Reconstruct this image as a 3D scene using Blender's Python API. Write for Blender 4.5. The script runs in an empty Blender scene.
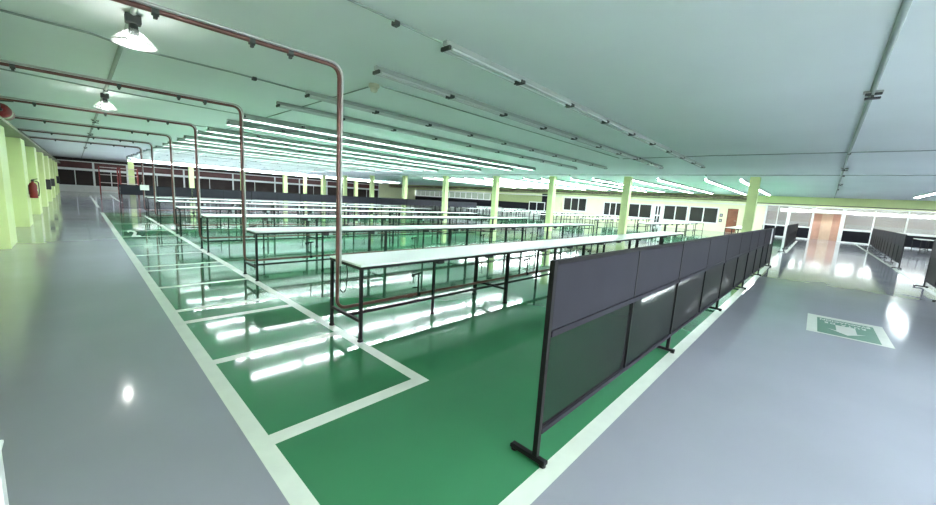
import bpy, math, random
from mathutils import Vector, Matrix
random.seed(7)
SC = bpy.context.scene
COL = SC.collection
PI = math.pi
H = 1.5          # camera height
CEIL = 2.95

# ------------------------------------------------------------------ materials
def mat(name, col, rough=0.5, metal=0.0, spec=0.5, noise=0.0, nscale=4.0, bump=0.0, bscale=20.0, emit=None, estr=0.0, rnoise=0.0):
    m = bpy.data.materials.new(name); m.use_nodes = True
    nt = m.node_tree; b = nt.nodes['Principled BSDF']
    b.inputs['Roughness'].default_value = rough
    b.inputs['Metallic'].default_value = metal
    b.inputs['Specular IOR Level'].default_value = spec
    b.inputs['Base Color'].default_value = (*col, 1)
    if noise or bump or rnoise:
        tc = nt.nodes.new('ShaderNodeTexCoord')
    if noise:
        n = nt.nodes.new('ShaderNodeTexNoise'); n.inputs['Scale'].default_value = nscale
        n.inputs['Detail'].default_value = 5
        nt.links.new(tc.outputs['Object'], n.inputs['Vector'])
        r = nt.nodes.new('ShaderNodeValToRGB')
        r.color_ramp.elements[0].position = 0.3; r.color_ramp.elements[1].position = 0.7
        r.color_ramp.elements[0].color = (*[max(0, c * (1 - noise)) for c in col], 1)
        r.color_ramp.elements[1].color = (*[min(1, c * (1 + noise)) for c in col], 1)
        nt.links.new(n.outputs['Fac'], r.inputs['Fac'])
        nt.links.new(r.outputs['Color'], b.inputs['Base Color'])
    if rnoise:
        n3 = nt.nodes.new('ShaderNodeTexNoise'); n3.inputs['Scale'].default_value = 1.3
        n3.inputs['Detail'].default_value = 4
        nt.links.new(tc.outputs['Object'], n3.inputs['Vector'])
        mr = nt.nodes.new('ShaderNodeMapRange')
        mr.inputs['From Min'].default_value = 0.3; mr.inputs['From Max'].default_value = 0.7
        mr.inputs['To Min'].default_value = max(0.01, rough - rnoise); mr.inputs['To Max'].default_value = rough + rnoise
        nt.links.new(n3.outputs['Fac'], mr.inputs['Value'])
        nt.links.new(mr.outputs['Result'], b.inputs['Roughness'])
    if bump:
        n2 = nt.nodes.new('ShaderNodeTexNoise'); n2.inputs['Scale'].default_value = bscale
        n2.inputs['Detail'].default_value = 3
        nt.links.new(tc.outputs['Object'], n2.inputs['Vector'])
        bp = nt.nodes.new('ShaderNodeBump'); bp.inputs['Strength'].default_value = bump
        bp.inputs['Distance'].default_value = 0.02
        nt.links.new(n2.outputs['Fac'], bp.inputs['Height'])
        nt.links.new(bp.outputs['Normal'], b.inputs['Normal'])
    if emit:
        b.inputs['Emission Color'].default_value = (*emit, 1)
        b.inputs['Emission Strength'].default_value = estr
    return m

TUBE_L = 11.0
M = {}
M['grey_epoxy'] = mat('grey_epoxy', (0.32, 0.325, 0.385), 0.10, spec=0.6, noise=0.05, nscale=0.8, bump=0.03, bscale=1.6, rnoise=0.03)
M['green_epoxy'] = mat('green_epoxy', (0.045, 0.215, 0.100), 0.07, spec=0.8, noise=0.08, nscale=0.7, bump=0.03, bscale=1.6, rnoise=0.03)
M['white_paint'] = mat('white_line_paint', (0.72, 0.77, 0.70), 0.22, noise=0.05, nscale=6, bump=0.05, bscale=3)
M['ceiling'] = mat('ceiling_paint', (0.82, 0.89, 0.89), 0.75, noise=0.03, nscale=0.6)
M['column'] = mat('yellow_green_paint', (0.72, 0.84, 0.40), 0.45, noise=0.04, nscale=2)
M['wall_yellow'] = mat('pale_yellow_wall_paint', (0.84, 0.88, 0.58), 0.5, noise=0.04, nscale=1.5)
M['olive'] = mat('olive_panel', (0.36, 0.43, 0.20), 0.5, noise=0.06)
M['white_frame'] = mat('white_frame_paint', (0.80, 0.82, 0.80), 0.4, noise=0.03)
M['white_wall'] = mat('off_white_wall', (0.74, 0.74, 0.72), 0.5, noise=0.04)
M['peach'] = mat('peach_wall', (0.62, 0.40, 0.31), 0.6, noise=0.06)
M['beige'] = mat('beige_door_paint', (0.72, 0.58, 0.44), 0.5, noise=0.05)
M['black_panel'] = mat('black_dado', (0.010, 0.010, 0.015), 0.5, spec=0.15, noise=0.1)
M['dark_glass'] = mat('dark_window_glass', (0.035, 0.035, 0.035), 0.08, noise=0.2, nscale=0.5)
M['dark_brown'] = mat('dark_brown_shutter', (0.034, 0.024, 0.022), 0.6, spec=0.2, noise=0.25, nscale=1)
M['red_dark'] = mat('dark_red_transom', (0.10, 0.03, 0.03), 0.5, noise=0.3, nscale=2)
M['table_white'] = mat('white_laminate', (0.80, 0.84, 0.83), 0.25, noise=0.02)
M['black_metal'] = mat('black_metal', (0.008, 0.008, 0.009), 0.5, spec=0.25, metal=0.0, noise=0.1)
M['red_pipe'] = mat('red_brown_pipe', (0.13, 0.052, 0.043), 0.3, metal=0.3, noise=0.2, nscale=8)
M['grey_pipe'] = mat('grey_conduit', (0.42, 0.43, 0.42), 0.35, metal=0.5, noise=0.1)
M['conduit'] = mat('painted_conduit', (0.30, 0.37, 0.34), 0.5, noise=0.1)
M['dark_fit'] = mat('dark_fitting', (0.04, 0.05, 0.045), 0.5, noise=0.1)
M['housing'] = mat('light_housing', (0.36, 0.42, 0.40), 0.35, metal=0.0, noise=0.05)
M['tube_off'] = mat('unlit_tube_glass', (0.62, 0.68, 0.66), 0.15, spec=0.6)
M['tube_on'] = mat('lit_tube', (0.9, 0.9, 0.9), 0.3, emit=(0.90, 0.98, 1.0), estr=TUBE_L)
M['bulb_on'] = mat('lit_bulb', (0.9, 0.9, 0.9), 0.3, emit=(1.0, 0.98, 0.93), estr=14.0)
M['screen_panel'] = mat('charcoal_board', (0.027, 0.026, 0.036), 0.6, spec=0.15, noise=0.06, nscale=3)
M['box_black'] = mat('black_plastic', (0.01, 0.01, 0.012), 0.4)
M['box_grey'] = mat('grey_plastic', (0.45, 0.47, 0.47), 0.4)
M['cream'] = mat('cream_plastic', (0.62, 0.62, 0.50), 0.5)
M['red_paint'] = mat('red_enamel', (0.22, 0.012, 0.012), 0.3, noise=0.1)
M['wood_door'] = mat('brown_wood_door', (0.22, 0.075, 0.035), 0.4, noise=0.2, nscale=3)
M['paper'] = mat('white_paper', (0.82, 0.82, 0.80), 0.7, noise=0.04)
M['grey_duct'] = mat('grey_green_trunking', (0.20, 0.22, 0.15), 0.5, noise=0.15)
M['brown_mess'] = mat('brown_cables', (0.30, 0.25, 0.17), 0.7, noise=0.5, nscale=5)
M['sign_green'] = mat('sign_green_paint', (0.13, 0.27, 0.20), 0.25, noise=0.06)
M['pink_wall'] = mat('pale_pink_wall', (0.66, 0.56, 0.53), 0.6, noise=0.05)

def mesh_screen():
    """perforated dark mesh: see-through square on, closing up at grazing angles"""
    m = bpy.data.materials.new('perforated_mesh'); m.use_nodes = True
    nt = m.node_tree; b = nt.nodes['Principled BSDF']
    b.inputs['Base Color'].default_value = (0.020, 0.020, 0.022, 1)
    b.inputs['Roughness'].default_value = 0.45; b.inputs['Specular IOR Level'].default_value = 0.05
    tr = nt.nodes.new('ShaderNodeBsdfTransparent'); tr.inputs['Color'].default_value = (0.80, 0.82, 0.80, 1)
    lw = nt.nodes.new('ShaderNodeLayerWeight'); lw.inputs['Blend'].default_value = 0.5
    mr = nt.nodes.new('ShaderNodeMapRange')
    mr.inputs['From Min'].default_value = 0.45; mr.inputs['From Max'].default_value = 0.80
    mr.inputs['To Min'].default_value = 0.36; mr.inputs['To Max'].default_value = 0.98
    mx = nt.nodes.new('ShaderNodeMixShader')
    nt.links.new(lw.outputs['Facing'], mr.inputs['Value'])
    nt.links.new(mr.outputs['Result'], mx.inputs['Fac'])
    nt.links.new(tr.outputs[0], mx.inputs[1]); nt.links.new(b.outputs[0], mx.inputs[2])
    nt.links.new(mx.outputs[0], nt.nodes['Material Output'].inputs['Surface'])
    return m
M['mesh'] = mesh_screen()

def thin_glass(name, tint, fac, rough=0.05):
    m = bpy.data.materials.new(name); m.use_nodes = True
    nt = m.node_tree; b = nt.nodes['Principled BSDF']
    b.inputs['Base Color'].default_value = (*tint, 1); b.inputs['Roughness'].default_value = rough
    tr = nt.nodes.new('ShaderNodeBsdfTransparent')
    mx = nt.nodes.new('ShaderNodeMixShader'); mx.inputs['Fac'].default_value = fac
    nt.links.new(tr.outputs[0], mx.inputs[1]); nt.links.new(b.outputs[0], mx.inputs[2])
    nt.links.new(mx.outputs[0], nt.nodes['Material Output'].inputs['Surface'])
    return m
M['glass'] = thin_glass('office_glass', (0.6, 0.56, 0.55), 0.30)
M['shade_glass'] = thin_glass('prismatic_shade', (0.8, 0.85, 0.85), 0.16, 0.15)
M['green_glass'] = thin_glass('greenish_glass', (0.45, 0.55, 0.42), 0.7)

# ------------------------------------------------------------------ mesh helper
class MB:
    def __init__(s): s.v = []; s.f = []; s.mi = []; s.sm = []
    def add(s, verts, faces, mi=0, smooth=False):
        o = len(s.v); s.v += [tuple(v) for v in verts]
        for f in faces: s.f.append(tuple(i + o for i in f)); s.mi.append(mi); s.sm.append(smooth)
        return s
    def box(s, x0, x1, y0, y1, z0, z1, mi=0):
        v = [(x0,y0,z0),(x1,y0,z0),(x1,y1,z0),(x0,y1,z0),(x0,y0,z1),(x1,y0,z1),(x1,y1,z1),(x0,y1,z1)]
        return s.add(v, [(0,3,2,1),(4,5,6,7),(0,1,5,4),(1,2,6,5),(2,3,7,6),(3,0,4,7)], mi)
    def bbox(s, x0, x1, y0, y1, z0, z1, b=0.004, mi=0):
        """box with chamfered vertical and top edges (two stacked insets)"""
        b = min(b, (x1-x0)*.3, (y1-y0)*.3, (z1-z0)*.3)
        def ring(i, z): return [(x0+i,y0+2*b-i if False else y0+i,z),(x1-i,y0+i,z),(x1-i,y1-i,z),(x0+i,y1-i,z)]
        rs = [ring(b, z0), ring(0, z0+b), ring(0, z1-b), ring(b, z1)]
        v = [p for r in rs for p in r]; f = [(3,2,1,0),(12,13,14,15)]
        for k in range(3):
            for i in range(4):
                j = (i+1) % 4; f.append((k*4+i, k*4+j, k*4+4+j, k*4+4+i))
        return s.add(v, f, mi)
    def tube(s, pts, r, n=10, mi=0, cap=True, bend=0.0):
        pts = [Vector(p) for p in pts]
        if bend > 0:
            q = [pts[0]]
            for i in range(1, len(pts)-1):
                a, b, c = pts[i-1], pts[i], pts[i+1]
                d1, d2 = (a-b), (c-b); t = min(bend, d1.length*.45, d2.length*.45)
                p0, p2 = b+d1.normalized()*t, b+d2.normalized()*t
                for k in range(7):
                    u = k/6; q.append(p0*(1-u)**2 + b*2*u*(1-u) + p2*u*u)
            q.append(pts[-1]); pts = q
        T = []
        for i in range(len(pts)):
            a = pts[max(0,i-1)]; b = pts[min(len(pts)-1,i+1)]; T.append((b-a).normalized())
        up = Vector((0,0,1)) if abs(T[0].z) < .9 else Vector((1,0,0))
        nrm = (up - T[0]*up.dot(T[0])).normalized()
        v = []
        rr = r if isinstance(r, (list, tuple)) else [r]*len(pts)
        for i, p in enumerate(pts):
            nrm = (nrm - T[i]*nrm.dot(T[i])).normalized(); bi = T[i].cross(nrm)
            for k in range(n):
                a = 2*PI*k/n; v.append(p + (nrm*math.cos(a)+bi*math.sin(a))*rr[i])
        f = []
        for i in range(len(pts)-1):
            for k in range(n):
                k2 = (k+1) % n; f.append((i*n+k, i*n+k2, (i+1)*n+k2, (i+1)*n+k))
        s.add(v, f, mi, True)
        if cap:
            L = len(pts)-1
            s.add(v[:n], [tuple(range(n-1,-1,-1))], mi); s.add(v[L*n:], [tuple(range(n))], mi)
        return s
    def lathe(s, prof, c=(0,0,0), n=20, mi=0, smooth=True):
        v = []; f = []
        for (r, z) in prof:
            for k in range(n):
                a = 2*PI*k/n; v.append((c[0]+r*math.cos(a), c[1]+r*math.sin(a), c[2]+z))
        for i in range(len(prof)-1):
            for k in range(n):
                k2 = (k+1) % n; f.append((i*n+k, i*n+k2, (i+1)*n+k2, (i+1)*n+k))
        return s.add(v, f, mi, smooth)
    def mesh(s, name, mats):
        me = bpy.data.meshes.new(name); me.from_pydata(s.v, [], s.f)
        if not isinstance(mats, (list, tuple)): mats = [mats]
        for m in mats: me.materials.append(m)
        me.polygons.foreach_set('material_index', s.mi)
        me.polygons.foreach_set('use_smooth', s.sm)
        me.update(); return me
    def build(s, name, mats, parent=None, loc=None):
        return link(name, s.mesh(name, mats), parent, loc)

def link(name, me, parent=None, loc=None):
    o = bpy.data.objects.new(name, me); COL.objects.link(o)
    if parent: o.parent = parent
    if loc: o.location = loc
    return o
def tag(o, label=None, cat=None, group=None, kind=None):
    if label: o['label'] = label
    if cat: o['category'] = cat
    if group: o['group'] = group
    if kind: o['kind'] = kind
    return o
def empty(name, loc=(0,0,0), rz=0.0):
    o = bpy.data.objects.new(name, None); COL.objects.link(o)
    o.location = loc; o.rotation_euler = (0,0,rz); o.empty_display_size = .1
    return o
def structure(name, mb, mats, label, cat, group=None):
    return tag(mb.build(name, mats), label, cat, group, 'structure')
ORD = ['first','second','third','fourth','fifth','sixth','seventh','eighth','ninth','tenth','eleventh','twelfth','thirteenth','fourteenth','fifteenth','sixteenth','seventeenth','eighteenth','nineteenth','twentieth','twenty-first','twenty-second','twenty-third','twenty-fourth','twenty-fifth','twenty-sixth','twenty-seventh','twenty-eighth']

# ------------------------------------------------------------------ floor with painted lines
XW0, XW1, YW0, YW1 = -1.35, 42.0, -16.0, 48.0
rects = []   # (x0,x1,y0,y1,material index) later ones win
GR, GN, WH = 0, 1, 2
rects.append((.705, 15.0, .945, 21.6, GN))
rects.append((18.6, 33.0, 1.0, 36.0, GN))
rects.append((.605, .708, .83, 21.6, WH))
rects.append((.605, .708, 25.0, 40.0, WH))
rects.append((.605, 15.0, .835, .945, WH))
rects.append((21.0, 34.0, .72, .84, WH))
rects.append((11.5, 37.6, -2.24, -2.13, WH))
rects.append((1.80, 1.90, 2.12, 20.0, WH))
rects.append((1.74, 1.84, 30.0, 42.0, WH))
for y in (2.12, 3.47, 4.70, 5.18, 6.48, 7.79, 8.19, 9.5, 10.9, 12.65, 14.1, 16.3, 18.8):
    rects.append((.70, 1.82, y, y + (.11 if y < 3 else .10), WH))
xs = sorted({XW0, XW1} | {r[0] for r in rects} | {r[1] for r in rects})
ys = sorted({YW0, YW1} | {r[2] for r in rects} | {r[3] for r in rects})
fl = MB(); vid = {}
for j, y in enumerate(ys):
    for i, x in enumerate(xs): vid[i, j] = len(fl.v); fl.v.append((x, y, 0))
for j in range(len(ys)-1):
    for i in range(len(xs)-1):
        cx, cy = (xs[i]+xs[i+1])/2, (ys[j]+ys[j+1])/2; m = GR
        for r in rects:
            if r[0] < cx < r[1] and r[2] < cy < r[3]: m = r[4]
        fl.f.append((vid[i,j], vid[i+1,j], vid[i+1,j+1], vid[i,j+1])); fl.mi.append(m); fl.sm.append(False)
structure('floor', fl, [M['grey_epoxy'], M['green_epoxy'], M['white_paint']], 'glossy grey and green epoxy floor with white painted lines', 'floor')

# painted bay number on the green strip
def text_mesh(body, size, name, material, extrude=0.0006, spacing=1.0, bold=0.0):
    cu = bpy.data.curves.new(name, 'FONT'); cu.body = body; cu.size = size
    cu.align_x = 'CENTER'; cu.align_y = 'CENTER'; cu.extrude = extrude; cu.space_character = spacing; cu.offset = bold
    o = bpy.data.objects.new(name, cu); COL.objects.link(o)
    bpy.context.view_layer.update()
    dg = bpy.context.evaluated_depsgraph_get()
    me = bpy.data.meshes.new_from_object(o.evaluated_get(dg)); me.name = name
    bpy.data.objects.remove(o)
    me.materials.clear(); me.materials.append(material)
    return me
num = link('floor_number', text_mesh('2', .42, 'floor_number', M['white_paint'], bold=.012), None, (.99, 13.4, .0008))
num.scale = (.95, 5.2, 1)
tag(num, 'white number 2 painted on the green strip beside the grey aisle', 'floor number')

# ------------------------------------------------------------------ shell
structure('ceiling', MB().box(XW0, XW1, YW0, YW1, CEIL, CEIL+.05), M['ceiling'], 'flat pale green-white ceiling over the hall', 'ceiling')
wl = MB().box(XW0-.2, -1.3, YW0, YW1, 0, CEIL)
structure('wall_left', wl, M['wall_yellow'], 'yellow-green wall behind the pilasters along the grey aisle', 'wall')
for i, y in enumerate((-2.6, 2.0, 6.6, 11.2, 15.6, 20.2, 24.8, 29.4, 34.0, 38.6, 43.2)):
    b = MB().box(-1.3, -.945, y, y+1.1, 0, 2.36)
    tag(b.build('pilaster', M['column']), f'yellow-green pilaster, {ORD[i]} along the left aisle wall', 'pilaster', 'pilasters on the left wall', 'structure')
structure('wall_back', MB().box(XW0, XW1, YW0-.2, YW0, 0, CEIL), M['white_wall'], 'plain off-white wall beyond the right-hand room', 'wall')

# far wall with dark windows (Y = 48)
wf = MB()
wf.box(-1.35, 38, 48, 48.2, 0, .5, 1)
wf.box(-1.35, 31, 48.02, 48.2, .5, CEIL, 0)
wf.box(31, 38, 48, 48.2, .5, CEIL, 2)
structure('wall_far', wf, [M['dark_brown'], M['white_wall'], M['wall_yellow']], 'far wall with dark shutters under a white rail', 'wall')
wx = [-1.2, 1.15, 3.4, 7.7, 12.1, 16.5, 19.4, 23.0, 27.0, 31.0]
for i in range(len(wx)-1):
    a, b = wx[i], wx[i+1]
    w = empty(f'window_{i+1}', (a, 48, .5))
    tag(w, f'dark far-end window under a white rail, {ORD[i]} from the aisle wall', 'window', 'dark windows in the far wall', 'structure')
    L = b-a
    fr = MB().box(0, .07, -.06, .0, 0, 2.2).box(L-.07, L, -.06, 0, 0, 2.2)
    fr.box(.07, L-.07, -.06, 0, 0, .08).box(.07, L-.07, -.10, 0, 1.38, 1.58).box(.07, L-.07, -.06, 0, 2.12, 2.2)
    fr.box(L/2-.03, L/2+.03, -.05, 0, .08, 1.38)
    fr.build('window_frame', M['white_frame'], w)
    MB().box(.07, L-.07, -.03, -.01, .08, 1.38).build('pane', M['dark_brown'], w)
    MB().box(.07, L-.07, -.03, -.01, 1.58, 2.12).build('transom_pane', M['red_dark'], w)

# columns: a row across the hall at X = 17.6 and a row in front of the far wall
for i, y in enumerate((1.88, 6.58, 10.55, 14.45, 18.95, 23.6, 28.3, 33.0, 37.4, 42.0)):
    b = MB().bbox(17.46, 17.76, y-.15, y+.15, 0, CEIL, .02)
    tag(b.build('column', M['column']), f'square yellow-green column, {ORD[i]} from the grey aisle in the cross row', 'column', 'columns between the two halls', 'structure')
for i, x in enumerate((3.37, 7.63, 12.0, 16.2, 20.6, 25.0)):
    b = MB().bbox(x-.19, x+.19, 43.8, 44.18, 0, CEIL, .02)
    tag(b.build('column', M['column']), f'square yellow-green column before the far windows, {ORD[i]} from the aisle', 'column', 'columns before the far windows', 'structure')

# cross beam and right end wall
structure('beam_cross', MB().box(33.0, 33.35, YW0, YW1, 2.46, CEIL), M['column'], 'yellow-green beam crossing the far right end under the ceiling', 'beam')
wr = MB()
wr.box(38, 38.2, 3.1, 22.4, 0, CEIL, 0)
wr.box(38, 38.2, 22.4, 24.0, 0, CEIL, 1)
wr.box(38, 38.2, 24.0, 32.0, 1.45, 2.42, 2).box(38, 38.2, 24.0, 48.0, 0, .55, 3).box(38, 38.2, 24.0, 48.0, 2.42, CEIL, 0)
wr.box(37.97, 38.2, 24.0, 48.0, .55, 1.45, 1)
wr.box(37.9, 38.0, 3.1, 48.0, 2.36, 2.44, 3)
wr.box(38, 38.2, YW0, 3.1, 2.45, CEIL, 0)
structure('wall_right', wr, [M['wall_yellow'], M['black_panel'], M['olive'], M['white_frame']], 'pale yellow end wall with windows, olive panel and black dado', 'wall')

def window_x(n, y0, y1, z0, z1, panes, label, pane_mat='dark_glass', X=38.0, fw=.09):
    w = empty(f'window_{n}', (X, y0, z0)); tag(w, label, 'window', None, 'structure')
    L, hh = y1-y0, z1-z0
    fr = MB().box(-.05, 0, 0, fw, 0, hh).box(-.05, 0, L-fw, L, 0, hh).box(-.05, 0, fw, L-fw, 0, fw).box(-.05, 0, fw, L-fw, hh-fw, hh)
    cuts = [fw + (L-2*fw)*k/panes for k in range(panes+1)]
    for c in cuts[1:-1]: fr.box(-.05, 0, c-.045, c+.045, fw, hh-fw)
    fr.build('window_frame', M['white_frame'], w)
    for k in range(panes):
        MB().box(-.02, -.005, cuts[k], cuts[k+1], fw, hh-fw).build('pane', M[pane_mat], w)
    return w
NW = 10
window_x(10, 6.2, 8.45, .64, 2.05, 2, 'two-pane dark window beside the brown wooden door')
window_x(11, 8.55, 10.6, .64, 2.06, 2, 'two-pane dark window right of the white glazed door')
window_x(12, 11.6, 13.95, .64, 2.04, 2, 'two-pane dark window left of the white glazed door')
window_x(13, 14.4, 16.4, .64, 2.03, 3, 'three-pane dark window beyond the fourth cross column')
window_x(14, 18.3, 21.1, .85, 2.33, 3, 'large three-pane grey window with low dark sill near the hall corner')
window_x(15, 23.5, 25.75, .5, 1.62, 2, 'low white-framed double window in front of the black dado')
window_x(16, 32.0, 47.8, 1.47, 2.40, 14, 'long row of pale mullioned panes at the far right corner', 'green_glass')
structure('trim_1', MB().box(37.85, 38.0, 21.3, 21.75, 0, 2.4), M['wall_yellow'], 'pale yellow post between the grey window and the black opening', 'post')
def door(n, y0, y1, z1, label, leafm, glazed=False):
    d = empty(f'door_{n}', (38, y0, 0)); tag(d, label, 'door', None, 'structure'); L = y1-y0
    MB().box(-.06, 0, -.08, 0, 0, z1+.08).box(-.06, 0, L, L+.08, 0, z1+.08).box(-.06, 0, 0, L, z1, z1+.08).build('door_frame', M['white_frame'] if glazed else M['wall_yellow'], d)
    if glazed:
        lf = MB().box(-.04, 0, 0, L, 0, .25).box(-.04, 0, 0, .22, .25, z1).box(-.04, 0, L-.22, L, .25, z1).box(-.04, 0, L/2-.05, L/2+.05, .25, z1).box(-.04, 0, .22, L-.22, .95, 1.08).box(-.04, 0, .22, L-.22, z1-.12, z1)
        lf.build('leaf', leafm, d)
        MB().box(-.02, -.01, .22, L-.22, .25, z1-.12).build('pane', M['dark_glass'], d)
    else:
        MB().bbox(-.045, 0, .01, L-.01, .01, z1-.01, .006).build('leaf', leafm, d)
        MB().box(-.05, -.044, .12, L-.12, .2, .9).box(-.05, -.044, .12, L-.12, 1.05, z1-.2).build('leaf_panel', leafm, d)
    MB().tube([(-.04, .09, 1.0), (-.10, .09, 1.0), (-.10, .2, 1.0)], .012, 8).build('door_handle', M['grey_pipe'], d)
door(1, 4.82, 5.58, 2.02, 'brown wooden door in the pale yellow end wall', M['wood_door'])
door(2, 10.65, 11.5, 2.0, 'white door with dark glass strips between two windows', M['white_frame'], True)

# glazed office front at the right end (Y < 3.1)
gl = empty('trim_2', (38, 0, 0)); tag(gl, 'white-framed office glazing with black dado at the aisle end', 'glazed partition', None, 'structure')
fr = MB()
for y, w in ((3.02, .10), (2.28, .06), (1.62, .20), (.24, .12), (-1.38, .22), (-2.9, .07), (-4.4, .07), (-5.9, .07), (-7.4, .07), (-8.9, .1)):
    fr.box(-.06, .06, y-w/2, y+w/2, 0, 2.45)
fr.box(-.06, .06, YW0, 3.1, 2.40, 2.48)
fr.box(-.05, .05, .24, 3.1, .86, .96).box(-.05, .05, YW0, -1.38, .86, 1.0)
fr.box(-.05, .05, -1.38, .24, 2.0, 2.08).box(-.05, .05, .24, 3.1, 0, .08).box(-.05, .05, YW0, -1.38, 0, .08)
fr.build('glazing_frame', M['white_frame'], gl)
MB().box(-.03, .03, .24, 3.1, .08, .86).box(-.03, .03, YW0, -1.38, .08, .86).build('dado_panel', M['black_panel'], gl)
for a, b, z0 in ((2.31, 2.97, .96), (1.72, 2.25, .96), (.30, 1.52, .96), (-1.27, .18, 2.08), (-2.86, -1.49, 1.0), (-4.36, -2.94, 1.0), (-5.86, -4.44, 1.0), (-7.36, -5.94, 1.0), (-8.85, -7.44, 1.0)):
    MB().box(-.008, .008, a, b, z0, 2.40).build('pane', M['glass'], gl)
ob = MB().box(41.8, 42.0, YW0, 3.3, 0, CEIL, 0).box(38.1, 41.8, 3.1, 3.3, 0, CEIL, 0)
ob.box(41.75, 41.8, YW0, 3.1, .9, 1.3, 1).box(39.15, 39.45, YW0, 3.1, 2.265, CEIL, 1).box(39.35, 39.45, YW0, 3.1, 2.02, 2.265, 1)
structure('wall_office', ob, [M['pink_wall'], M['white_wall']], 'pale pink back wall seen through the office glazing', 'wall')
structure('wall_lobby', MB().box(40.0, 40.1, -1.5, .35, 0, 2.12).box(38.1, 40.0, -1.55, -1.45, 0, 2.12).box(38.1, 40.0, .3, .4, 0, 2.12), M['peach'], 'peach lobby wall seen through the open doorway', 'wall')
dd = empty('door_3', (39.9, -.9, 0)); tag(dd, 'beige door standing at the back of the peach lobby', 'door', None, 'structure')
MB().bbox(0, .05, 0, .62, 0, 2.1, .006).build('leaf', M['beige'], dd)
MB().tube([(0, .54, 1.0), (-.05, .54, 1.0), (-.05, .45, 1.0)], .011, 8).build('door_handle', M['grey_pipe'], dd)

# ------------------------------------------------------------------ fluorescent fixtures
LEN = 1.2
def fixture_meshes(L, lip=-.064):
    # folded reflector along +x: flat back under the ceiling, two side wings coming down past the tubes
    hs = MB()
    prof = [(-.03, .06), (.03, .06), (.075, lip), (.0725, lip), (.028, .054), (-.028, .054), (-.0725, lip), (-.075, lip)]
    v = [(.001, y, z) for y, z in prof] + [(L-.001, y, z) for y, z in prof]; n = len(prof)
    f = [(i, (i+1) % n, (i+1) % n+n, i+n) for i in range(n)]
    f += [(0, 5, 4, 1), (0, 7, 6, 5), (1, 4, 3, 2)] + [(n, n+1, n+4, n+5), (n, n+5, n+6, n+7), (n+1, n+2, n+3, n+4)]
    hs.add(v, f)
    tb = MB().tube([(.05, 0, 0), (L-.05, 0, 0)], .0145, 8)
    hd = MB().bbox(-.014, .014, -.058, .058, -.046, .02, .006)
    return hs, tb, hd
h_, t_, e_ = fixture_meshes(LEN)
me_h_off = MB().bbox(.001, LEN-.001, -.028, .028, .012, .06, .006).mesh('housing', M['housing'])
me_hd_off = MB().bbox(-.012, .012, -.062, .062, -.030, .012, .006).mesh('lamp_holder', M['dark_fit'])
me_h = h_.mesh('housing', M['housing']); me_hd = e_.mesh('lamp_holder', M['dark_fit'])
me_t_off = t_.mesh('tube', M['tube_off']); me_t_on = t_.mesh('tube', M['tube_on'])
def far_fixture_mesh(L, lit, wings=True, lip=-.060):
    h2, t2, e2 = fixture_meshes(L, lip); mb = MB()
    if wings: mb.add(h2.v, h2.f, 0)
    else: mb.bbox(.001, L-.001, -.03, .03, .005, .06, .008)
    for s in (-1, 1):
        mb.add([(x, y+s*.037, z-.028) for x, y, z in t2.v], t2.f, 1)
    for xx in (.02, L-.02): mb.add([(x+xx, y, z) for x, y, z in e2.v], e2.f, 2)
    return mb.mesh('fluorescent_fixture', [M['housing'], M['tube_on'] if lit else M['tube_off'], M['dark_fit']])
ZF = CEIL - .062
rowsY = []
for k in range(11):
    rowsY += [2.75 + 3.05*k, 3.93 + 3.05*k]
me_far = far_fixture_mesh(LEN, True, True, -.075)
me_mid = far_fixture_mesh(LEN, True, True, -.064)
proto = {}
for r, y in enumerate(rowsY):
    lit = r >= 4
    for i in range(9):
        x = 2.45 + 1.2*i
        lab = f"{'lit' if lit else 'unlit'} twin-tube ceiling light, {ORD[i]} from the aisle end in the {ORD[r]} nearest row"
        if r < 8:
            o = link('fluorescent_fixture', me_h if lit else me_h_off, None, (x, y, ZF))
            for sd in (-1, 1): link('tube', me_t_on if lit else me_t_off, o, (0, sd*(.037 if lit else .046), -.028 if lit else -.012))
            for xx in (.02, LEN-.02): link('lamp_holder', me_hd if lit else me_hd_off, o, (xx, 0, 0))
        else:
            o = link('fluorescent_fixture', me_mid if r < 12 else me_far, None, (x, y, ZF))
        tag(o, lab, 'ceiling light', 'twin-tube lights in the near hall')
me_far2 = far_fixture_mesh(2.4, True, True, -.036)
me_open = far_fixture_mesh(2.4, True, False)
r2 = []
for k in range(7): r2 += [2.4 + 3.1*k, 3.63 + 3.1*k]
for r, y in enumerate(r2):
    for i in range(5):
        o = link('fluorescent_fixture', me_far2, None, (18.25 + 2.4*i, y, ZF))
        tag(o, f'lit long twin-tube light beyond the columns, {ORD[i]} in the {ORD[r]} row from the aisle', 'ceiling light', 'long lights beyond the columns')
for r, y in enumerate((-3.35, -6.2)):
    for i in range(2):
        o = link('fluorescent_fixture', me_far2, None, (23.4 + 2.4*i, y, ZF))
        tag(o, f'lit long twin-tube light over the right room, {ORD[i]} in its {ORD[r]} row from the aisle', 'ceiling light', 'long lights over the right room')
for r, (y, n) in enumerate(((-2.7, 2), (-4.3, 4), (-6.0, 6), (-7.6, 7), (-9.2, 8), (-10.8, 9), (-12.4, 9))):  # out-of-view rows added to lift the brightness near the camera
    for i in range(n):
        o = link('fluorescent_fixture', me_open, None, (-.9 + 2.45*i, y, ZF))
        tag(o, f'added unseen fill light over the room behind the right aisle, {ORD[i]} in its {ORD[r]} row', 'ceiling light', 'added fill lights over the room behind the right aisle')
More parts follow.
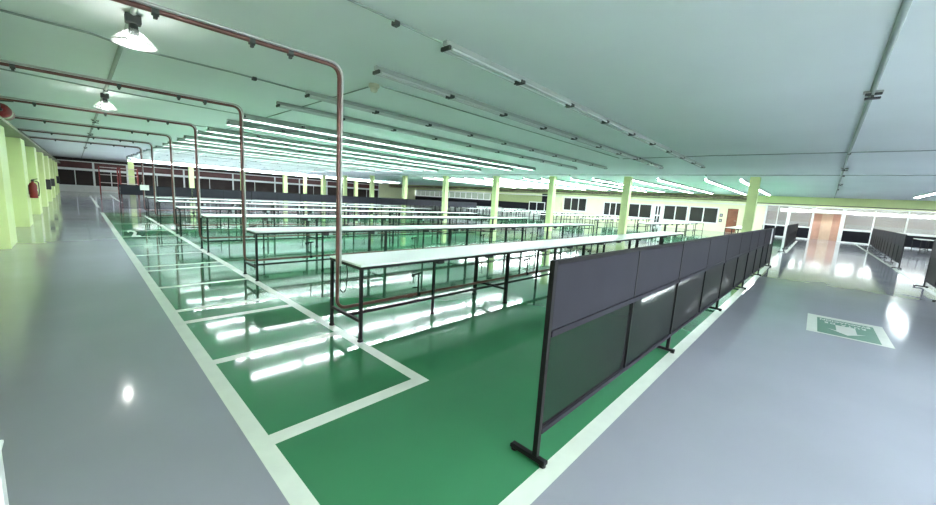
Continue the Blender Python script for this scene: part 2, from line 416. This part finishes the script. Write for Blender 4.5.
for i, y in enumerate((-7.5, -4.5, -1.5, 1.5, 4.5, 7.5, 10.5, 13.5, 16.5, 19.5, 22.5, 26, 30, 34, 38)):  # added lights, concealed by the beam, to brighten the end wall
    o = link('fluorescent_fixture', me_open, None, (35.2, y-1.2, ZF)); o.rotation_euler = (0, 0, PI/2)
    tag(o, f'added twin-tube fill light hidden behind the cross beam, {ORD[i]} from the right room', 'ceiling light', 'added fill lights behind the cross beam')
for r, y in enumerate((38.0, 41.6)):
    for i in range(10):
        o = link('fluorescent_fixture', me_open, None, (3.0 + 2.45*i, y, ZF))
        tag(o, f'lit long light near the far windows, {ORD[i]} from the aisle in the {ORD[r]} far row', 'ceiling light', 'long lights near the far windows')
me_off = far_fixture_mesh(1.5, True, False)
for i, y in enumerate((1.5, -.2, -1.8, -3.5, -5.2, -7.0)):
    o = link('fluorescent_fixture', me_off, None, (39.2, y-.75, 2.20)); o.rotation_euler = (0, 0, PI/2)
    tag(o, f'lit tube light behind the office glazing, {ORD[i]} from the yellow wall', 'ceiling light', 'tube lights behind the office glazing')

# ------------------------------------------------------------------ conduits, boxes, lamps on the ceiling
def conduit(label, pts, boxes, r=.011, m='conduit', bend=.04):
    o = MB().tube(pts, r, 8, bend=bend).build('ceiling_conduit', M[m])
    tag(o, label, 'conduit')
    for b in boxes:
        MB().bbox(b[0]-.026, b[0]+.026, b[1]-.026, b[1]+.026, CEIL-.045, CEIL-.001, .006).build('junction_box', M['dark_fit'], o)
    return o
ZC = CEIL - .013
conduit('grey conduit carrying the row of lamps along the left aisle', [(.44, -6, ZC), (.44, 47.5, ZC)], [(.44, y) for y in (2.3, 11.4, 16.5, 20.8)], .024)
conduit('grey conduit with empty lamp sockets along the right aisle', [(1.5, -.2, ZC), (12, -.3, ZC), (32.9, -.62, ZC)], [(11.25, -.3), (16.7, -.42), (24, -.52)], .024, bend=0)
conduit('thin conduit crossing from the detector line towards the right', [(11.15, 4.4, ZC), (11.05, 2.2, ZC), (11.35, -4, ZC), (11.4, -8.9, ZC)], [(11.1, 3.9)], .010, bend=0)
conduit('thin conduit crossing just before the first cross column', [(16.5, 26, ZC), (16.6, -8.9, ZC)], [(16.55, 3.3), (16.55, 9)], .012)
conduit('thin feed conduit leading to the nearest light row', [(-1.3, 2.84, ZC), (2.45, 2.80, ZC)], [(1.95, 2.82)], .009, bend=0)
conduit('thin kinked conduit passing behind the nearest aisle lamp', [(-1.3, 5.66, ZC), (.2, 5.66, ZC), (.5, 5.83, ZC), (1.5, 5.78, ZC), (2.45, 5.84, ZC)], [(1.75, 5.79)], .011)
conduit('thin conduit from the wall behind the second ceiling pipe', [(-1.3, 8.75, ZC), (.5, 8.95, ZC), (2.45, 8.95, ZC)], [(.44, 8.95)], .010, bend=0)
conduit('thin conduit from the wall behind the third ceiling pipe', [(-1.3, 12.0, ZC), (.5, 11.95, ZC), (2.45, 11.95, ZC)], [], .010, bend=0)
conduit('thin conduit running across the starts of the light rows', [(2.86, 4.75, ZC), (2.86, 30, ZC)], [(2.86, 14.1)], .009)
conduit('thin conduit running beside the detector above the second row', [(2.95, 4.55, ZC), (11.0, 4.45, ZC)], [], .009)

def detector(x, y, label):
    o = empty('smoke_detector', (x, y, CEIL)); tag(o, label, 'smoke detector')
    MB().lathe([(0, 0), (.07, 0), (.075, -.03), (.06, -.05), (0, -.05)][::-1], n=18).build('base', M['cream'], o)
    MB().lathe([(0, -.05), (.045, -.05), (.05, -.075), (.035, -.10), (0, -.105)][::-1], n=18).build('sensor_head', M['cream'], o)
detector(2.86, 4.6, 'cream smoke detector beside the start of the second light row')

# aisle lamps
sock = MB().bbox(-.075, .075, -.055, .055, -.10, 0, .01).lathe([(.0, -.10), (.045, -.10), (.05, -.2), (.035, -.24), (0, -.24)][::-1], n=14)
me_sock = sock.mesh('socket', M['dark_fit'])
shade = MB().lathe([(.045, -.15), (.09, -.18), (.17, -.25), (.215, -.30), (.22, -.315), (.21, -.315), (.165, -.26), (.085, -.19), (.045, -.16)], n=28)
me_shade = shade.mesh('lamp_shade', M['shade_glass'])
me_rim = MB().tube([(.218*math.cos(a*PI/14), .218*math.sin(a*PI/14), -.312) for a in range(29)], .006, 6, cap=False).mesh('shade_rim', M['grey_pipe'])
me_bulb = MB().lathe([(0, -.335), (.04, -.325), (.062, -.29), (.055, -.25), (.03, -.22), (0, -.21)], n=16).mesh('bulb', M['bulb_on'])
for i, y in enumerate((4.65, 9.33)):
    o = empty('aisle_lamp', (.44, y, CEIL-.02)); o.scale = (.72, .72, .8)
    tag(o, f'lit bell lamp with clear shade over the left aisle, {ORD[i]} nearest', 'lamp', 'bell lamps over the left aisle')
    link('socket', me_sock, o); s = link('lamp_shade', me_shade, o); link('shade_rim', me_rim, s); link('bulb', me_bulb, o)
for i, (x, y, yy) in enumerate(((.44, 0.0, 0), (.44, -4.6, 0))):  # extra lamps added out of view to light the near aisle
    o = empty('aisle_lamp', (x, y, CEIL-.02))
    tag(o, f"added unseen bell lamp over the left aisle {'above' if i == 0 else 'behind'} the viewer", 'lamp', 'bell lamps over the left aisle')
    link('socket', me_sock, o); s = link('lamp_shade', me_shade, o); link('shade_rim', me_rim, s); link('bulb', me_bulb, o)
for i, (x, y) in enumerate(((6.1, -.25), (14.3, -.35), (20.3, -.47), (.44, 13.95), (.44, 18.6), (.44, 23.3), (.44, 28.0))):
    o = empty('lamp_socket', (x, y, CEIL-.012)); tag(o, f'empty dark lamp socket on the right aisle conduit, {ORD[i]} nearest' if i < 3 else f'empty dark lamp socket over the left aisle beyond the lit lamps, {ORD[i-3]} nearest', 'lamp socket')
    if i > 2: o.rotation_euler = (0, 0, PI/2)
    o.scale = (.6, .6, .6)
    MB().bbox(-.05, .05, -.13, .13, -.035, 0, .008).build('base_plate', M['grey_pipe'], o)
    MB().bbox(-.04, .04, -.12, -.02, -.07, -.035, .008).bbox(-.04, .04, .02, .10, -.07, -.035, .008).build('terminal_box', M['dark_fit'], o)
    MB().bbox(-.06, .06, -.11, .10, -.14, -.115, .01).tube([(0, 0, -.12), (0, 0, -.07)], .02, 8).build('socket_bar', M['box_black'], o)

# ------------------------------------------------------------------ packing tables with legs
TY = [3.48, 6.60, 9.76, 12.80, 16.35, 19.3]
TH, TW, MOD = .79, .61, 2.405
def leg_mesh(w):
    return MB().box(-w/2, w/2, -w/2, w/2, .025, TH-.045).lathe([(0, 0), (w*.95, 0), (w*.95, .015), (w*.6, .03), (0, .03)], n=10).mesh('leg', M['black_metal'])
ML1, ML2, ML3 = leg_mesh(.03), leg_mesh(.042), leg_mesh(.027)
M_top = MB().bbox(.002, MOD-.002, -TW/2-.02, TW/2+.02, TH-.02, TH, .004).mesh('tabletop', M['table_white'])
M_cross = MB().box(-.014, .014, -TW/2+.02, TW/2-.02, .20, .228).mesh('crossbar', M['black_metal'])
bx = MB().bbox(-.05, .05, -.04, .04, TH-.12, TH-.045, .008, 0).bbox(.055, .125, -.03, .03, TH-.115, TH-.05, .006, 1)
M_box = bx.mesh('outlet_box', [M['box_black'], M['box_grey']])
def rim_mesh(n):
    L = n*MOD
    return MB().box(0, L, -TW/2-.012, -TW/2+.018, TH-.047, TH-.02).box(0, L, TW/2-.018, TW/2+.012, TH-.047, TH-.02).box(0, .03, -TW/2+.018, TW/2-.018, TH-.047, TH-.02).box(L-.03, L, -TW/2+.018, TW/2-.018, TH-.047, TH-.02).mesh('top_frame', M['black_metal'])
def rail_mesh(n):
    return MB().box(.014, n*MOD-.014, -.066, -.038, .20, .226).mesh('rail', M['black_metal'])
rims = {n: rim_mesh(n) for n in (1, 2, 5)}; rails = {n: rail_mesh(n) for n in (1, 2, 5)}
def table(x0, yc, n, label, group, name='packing_table'):
    t = empty(name, (x0, yc, 0)); tag(t, label, 'table', group)
    for k in range(n): link('tabletop', M_top, t, (k*MOD, 0, 0))
    link('top_frame', rims[n], t); link('rail', rails[n], t)
    for k in range(n+1):
        x = k*MOD + (.02 if k == 0 else (-.02 if k == n else 0)); ml = ML1 if k in (0, n) else ML2
        link('leg', ml, t, (x, -TW/2, 0)); link('leg', ml, t, (x, TW/2, 0)); link('crossbar', M_cross, t, (x, 0, 0))
        if 0 < k < n: link('outlet_box', M_box, t, (x-.22, -.12, 0))
    for k in range(n):
        link('leg', ML3, t, ((k+.5)*MOD, -.052, 0)); link('outlet_box', M_box, t, ((k+.5)*MOD+.02, -.12, 0))
    return t
for i, y in enumerate(TY):
    lab = 'long white-topped packing table on black legs nearest the viewer, red pipe at its end' if i == 0 else f'long white-topped packing table in the near hall, {ORD[i]} row from the viewer'
    table(1.86, y, 5, lab, 'long packing tables in the near hall')
for i, y in enumerate((6.35, 9.6, 12.75, 15.9, 19.1, 22.3, 25.5)):
    table(19.9, y, 5, f'long white-topped table beyond the columns, {ORD[i]} row from the aisle', 'long tables beyond the columns')
table(24.6, 3.3, 2, 'short white-topped table before the brown door', 'long tables beyond the columns')
table(31.3, -4.6, 1, 'small white-topped table in the right room near the office glazing', None)

# red pipes and grey conduits dropping to each table
ZP = 2.665; XP = 1.80
M_clamp = MB().tube([(-.02, 0, 0), (.02, 0, 0)], .027, 10).bbox(-.012, .012, -.012, .012, -.045, -.02, .004).mesh('pipe_clamp', M['dark_fit'])
rz = MB().tube([(0, 0, 0), (0, 0, .27)], .011, 8).tube([(-.075, 0, .262), (.05, 0, .275)], .012, 8).bbox(-.10, -.075, -.014, .014, .235, .275, .004).tube([(0, 0, .09), (-.085, 0, .10)], .009, 8).bbox(-.022, .022, -.022, .022, -.02, .03, .005)
M_riser = rz.mesh('valve_riser', M['black_metal'])
for i, y in enumerate(TY):
    p = empty('air_pipe', (XP, y, 0))
    tag(p, 'red-brown air pipe dropping from the ceiling to the nearest table' if i == 0 else f'red-brown air pipe dropping to the {ORD[i]} table row', 'pipe', 'air pipes dropping to the tables')
    yo = .03
    MB().tube([(-1.3-XP+.0, yo, ZP-.04), (0, yo, ZP), (0, yo, .275), (11.8, yo, .262)], .018, 12, bend=.11).build('red_pipe', M['red_pipe'], p)
    c = MB().tube([(-1.3-XP, yo, ZP-.005), (.031, yo, ZP+.031), (.031, yo, .73)], .012, 10, bend=.13)
    c.build('grey_conduit', M['grey_pipe'], p)
    if i == 0: MB().tube([(.031, yo, .73), (.031, yo, .47), (.075, yo, .43), (.10, yo, .48), (.115, yo, .66), (.10, yo, .735)], .006, 6, bend=.05).build('cable_loop', M['box_black'], p)
    for x in (-2.2, -1.35, -.75, -.45): link('pipe_clamp', M_clamp, p, (x, yo, ZP-.01+.012*x))
    for k in range(5): link('valve_riser', M_riser, p, (1.08 + MOD*k, yo, .265))
    MB().tube([(.93, yo, .27), (.98, yo, .27)], .027, 10).build('pipe_coupling', M['red_pipe'], p)
# white plate and its post at the sixth table row
o = empty('notice_plate', (1.70, 19.29, 1.05)); tag(o, 'small white notice plate hung at the end of a far table row', 'notice plate')
MB().bbox(0, .27, -.01, .0, 0, .2, .004).build('plate', M['paper'], o)
MB().tube([(.06, .02, .2), (.06, .0, .28), (.10, .36, .30)], .005, 6).build('hook', M['grey_pipe'], o)

# ------------------------------------------------------------------ partition screens
PH, PL = 1.2, 2.53
def screen_meshes(L):
    d = {}
    d['post'] = MB().bbox(-.015, .015, -.015, .015, .04, PH, .003).mesh('post', M['black_metal'])
    d['foot'] = MB().bbox(-.02, .02, -.07, .17, .012, .042, .005).lathe([(0, 0), (.02, 0), (.02, .012), (0, .012)], (0, -.05, 0), 10).lathe([(0, 0), (.02, 0), (.02, .012), (0, .012)], (0, .15, 0), 10).mesh('foot', M['black_metal'])
    hw = L/2
    d['board'] = MB().bbox(.022, hw-.012, -.012, .012, .80, PH-.022, .004).mesh('upper_board', M['screen_panel'])
    d['mesh'] = MB().add([(.022, 0, .20), (hw-.012, 0, .20), (hw-.012, 0, .77), (.022, 0, .77)], [(0, 1, 2, 3)]).mesh('mesh_panel', M['mesh'])
    d['mid'] = MB().box(-.012, .012, -.015, .015, .205, PH-.022).mesh('mullion', M['black_metal'])
    d['rail'] = MB().box(.02, L-.02, -.016, .016, .175, .205).box(.02, L-.02, -.020, .020, .765, .80).mesh('rails', M['screen_panel'])
    d['top'] = MB().box(.02, L-.02, -.014, .014, PH-.022, PH).mesh('top_rail', M['black_metal'])
    return d
SM = screen_meshes(PL)
def screen(x, y, rz, label, group, last=False):
    s = empty('partition_screen', (x, y, 0), rz); tag(s, label, 'partition screen', group)
    ends = [0] + ([PL-.0] if last else [])
    for e in ends: link('post', SM['post'], s, (e, 0, 0)); link('foot', SM['foot'], s, (e, 0, 0))
    link('upper_board', SM['board'], s); link('upper_board', SM['board'], s, (PL/2-.01, 0, 0))
    link('mesh_panel', SM['mesh'], s); link('mesh_panel', SM['mesh'], s, (PL/2-.01, 0, 0))
    link('mullion', SM['mid'], s, (PL/2, 0, 0)); link('rails', SM['rail'], s); link('top_rail', SM['top'], s)
    return s
def run(x, y, rz, n, fmt, group):
    for k in range(n):
        lab = fmt(k)
        screen(x + math.cos(rz)*PL*k, y + math.sin(rz)*PL*k, rz, lab, group, k == n-1)
sl = -(.99-.86)/12.7
run(1.745, .99, math.atan(sl), 5, lambda k: 'charcoal partition screen with mesh lower half nearest the viewer' if k == 0 else f'charcoal partition screen, {ORD[k]} along the white line beside the right aisle', 'screens along the near white line')
run(21.2, .86, 0, 5, lambda k: f'charcoal partition screen beyond the gap left of the right aisle, {ORD[k]} in its run', 'screens beyond the gap')
run(19.4, -2.30, -.025, 6, lambda k: f'charcoal partition screen on the far right side of the aisle, {ORD[k]} in its run', 'screens right of the aisle')
run(14.35-3*PL, -2.17+.19, -.025, 3, lambda k: f'charcoal partition screen at the right picture edge, {ORD[2-k]} from its far end', 'screens at the right edge')
run(1.25, 21.75, 0, 9, lambda k: f'charcoal partition screen in the far cross run, {ORD[k]} from the left aisle', 'screens across the far end')
o = MB().bbox(0, .34, -.004, 0, 0, .43, .001).build('notice_sheet', M['paper'], None, (13.25, .852, .75)); o.rotation_euler = (0, 0, math.atan(sl))
tag(o, 'white paper notice stuck on the last near partition screen', 'notice')

# ------------------------------------------------------------------ floor sign
fs = empty('floor_sign', (7.395, -.52, 0)); tag(fs, 'green and white evacuation sign with arrow painted on the right aisle floor', 'floor sign')
MB().box(-.625, .625, -.405, .405, .0002, .0012).build('border', M['white_paint'], fs)
MB().box(-.575, .455, -.30, .295, .0012, .0020).build('green_field', M['sign_green'], fs)
ar = MB(); z0, z1 = .0020, .0028
pl = [(.10, .10), (.10, -.10), (-.28, -.10), (-.22, -.19), (-.45, 0), (-.22, .19), (-.28, .10)]
ar.add([(x, y, z1) for x, y in pl], [tuple(range(len(pl)-1, -1, -1))])
ar.build('arrow', M['white_paint'], fs)
for txt, x in (('RUTA DE', .17), ('EVACUACION', .345)):
    t = link('lettering', text_mesh(txt, .115, 'lettering', M['white_paint'], spacing=1.05 if len(txt) > 8 else 1.4, bold=.0035), fs, (x, 0, .0027))
    t.rotation_euler = (0, 0, PI/2); t.scale = (.70, 1.15, 1)

# ------------------------------------------------------------------ left wall fittings
tr = empty('cable_trunking', (-1.3, 0, 2.36)); tag(tr, 'grey-green trunking with pipes along the top of the left wall', 'cable trunking')
MB().box(.02, .48, -6, 47.5, .003, .05).build('trunking', M['grey_duct'], tr)
pp = MB()
for x, z, r in ((.10, .10, .04), (.20, .095, .03), (.29, .10, .035), (.38, .09, .03), (.44, .105, .02)):
    pp.tube([(x, 14, z), (x, 20, z+.01), (x, 30, z), (x, 47.4, z)], r, 8)
pp.build('pipe_bundle', M['dark_fit'], tr)
fl_ = empty('fire_tank', (-.76, 10.45, 2.528)); tag(fl_, 'red cylinder with pale band lying on the trunking above the first pilaster', 'fire tank')
MB().tube([(-.06, 0, 0), (-.06, .05, 0), (-.06, .75, 0), (-.06, .8, 0)], [.06, .115, .115, .05], 16).build('body', M['red_paint'], fl_)
MB().tube([(-.06, .25, 0), (-.06, .42, 0)], .1175, 16).build('band', M['cream'], fl_)
MB().tube([(-.06, 0, 0), (-.06, -.12, 0)], .03, 10).tube([(-.06, -.08, 0), (-.06, -.08, .14), (.1, -.08, .16)], .018, 8).build('valve', M['dark_fit'], fl_)

def extinguisher(x, y, z, rz, label, m):
    e = empty('fire_extinguisher', (x, y, z), rz); tag(e, label, 'fire extinguisher')
    MB().lathe([(0, 0), (.075, .0), (.082, .02), (.082, .36), (.06, .42), (.028, .44), (.028, .47), (0, .47)], (.09, 0, 0), 18).build('body', m, e)
    MB().bbox(.06, .12, -.022, .022, .47, .51, .006).tube([(.07, 0, .51), (.19, 0, .55)], .01, 6).build('valve', M['dark_fit'], e)
    MB().tube([(.12, 0, .49), (.20, 0, .46), (.20, .02, .2), (.18, .03, .06)], .011, 8, bend=.05).build('hose', M['box_black'], e)
    MB().box(.166, .1735, -.03, .03, .2, .26).build('paper_label', M['paper'], e)
    MB().box(0, .02, -.03, .03, .1, .36).build('bracket', M['dark_fit'], e)
extinguisher(-.945, 16.3, .76, 0, 'red fire extinguisher hung on the left wall pilaster', M['red_paint'])
for i, (y, z0, z1, lab) in enumerate(((25.6, .75, 1.2, 'dark wall box on the fifth visible pilaster'), (30.2, .8, 1.2, 'dark wall box on the pilaster beyond the first wall box'), (39.3, .8, 1.3, 'dark wall box farthest along the left wall'))):
    w = MB().bbox(-.945, -.80, y-.15, y+.15, z0, z1, .01).build('wall_box', M['box_black']); tag(w, lab, 'wall box')
    MB().box(-.80, -.795, y-.08, y+.08, z0+.08, z1-.08).build('cover', M['dark_fit'], w)
for i, z in enumerate((.82, 1.28)):
    w = MB().bbox(37.88, 38, 5.98-.1, 5.98+.1, z, z+.26, .01).build('wall_box', M['box_black'])
    tag(w, f"small dark wall box beside the brown door, {'lower' if i == 0 else 'upper'} of two", 'wall box')
    MB().box(37.875, 37.88, 5.92, 6.04, z+.06, z+.2).build('cover', M['box_grey'], w)

# cable clutter under the ceiling by the cross beam
ct = empty('cable_tray', (32.9, 3.6, 2.5)); tag(ct, 'brown cable tray with pipes along the cross beam above the end wall', 'cable tray')
MB().box(-.4, .0, 0, 44, 0, .05).build('tray', M['brown_mess'], ct)
pb = MB()
for q in range(8):
    x = -.38 + .045*q; pts = []
    for s in range(23): pts.append((x + random.uniform(-.02, .02), 2.0*s, .10 + .26*random.random()))
    pb.tube(pts, .028, 6)
pb.build('cables', M['brown_mess'], ct)
o = MB().tube([(32.95, -8.9, 2.44), (32.95, 3.6, 2.44)], .025, 8).build('ceiling_pipe', M['dark_fit'])
tag(o, 'dark pipe along the lower edge of the yellow-green beam', 'pipe')

o = MB().bbox(-.06, 0, 0, .06, .012, .74, .004).bbox(-.08, .02, -.02, .08, 0, .012, .003).build('barrier_post', M['white_frame'], None, (-.192, 1.5, 0))
tag(o, 'short white post at the lower left corner on the grey aisle', 'post')
MB().bbox(-.065, .005, -.005, .065, .74, .755, .004).build('cap', M['white_frame'], o)

# red storage racks at the far end of the aisle
def rack(x, y, label):
    r = empty('storage_rack', (x, y, 0)); tag(r, label, 'rack', 'red racks at the far end')
    for px in (0, 1.1):
        for py in (0, .6): MB().box(px-.03, px+.03, py-.03, py+.03, 0, 2.3).build('upright', M['red_paint'], r)
    for z in (.3, .95, 1.6, 2.2): MB().box(.03, 1.07, -.02, .62, z, z+.05).build('shelf', M['pink_wall'], r)
rack(1.35, 43.0, 'red steel rack at the far end of the left aisle, left of two')
rack(2.6, 43.0, 'red steel rack at the far end of the left aisle, right of two')

# ------------------------------------------------------------------ world, camera, view
w = bpy.data.worlds.new('World'); SC.world = w; w.use_nodes = True
w.node_tree.nodes['Background'].inputs[0].default_value = (.8, .9, .88, 1)
w.node_tree.nodes['Background'].inputs[1].default_value = .3
R = [[0.6877522402700162, -0.7233988680861114, 0.06075305469938597], [-0.06414153167966197, -0.14391463384889036, -0.9875092111357375], [0.723106299182465, 0.675264878263243, -0.14537752325159037]]
cam = bpy.data.cameras.new('camera'); co = bpy.data.objects.new('camera', cam); COL.objects.link(co)
rt, dn, fw = Vector(R[0]), Vector(R[1]), Vector(R[2])
mw = Matrix((rt, -dn, -fw)).transposed().to_4x4(); mw.translation = Vector((0, 0, H))
co.matrix_world = mw
cam.sensor_width = 36; cam.sensor_fit = 'HORIZONTAL'; cam.lens = 366.441/936*36; cam.clip_start = .02; cam.clip_end = 200
SC.camera = co
vs = SC.view_settings
vs.view_transform = 'Standard'; vs.look = 'None'; vs.exposure = 2.8; vs.gamma = 1.0; vs.use_curve_mapping = False
SC.cycles.use_denoising = True
SC.cycles.max_bounces = 8; SC.cycles.diffuse_bounces = 5; SC.cycles.glossy_bounces = 4; SC.cycles.transparent_max_bounces = 16
SC.cycles.sample_clamp_indirect = 10
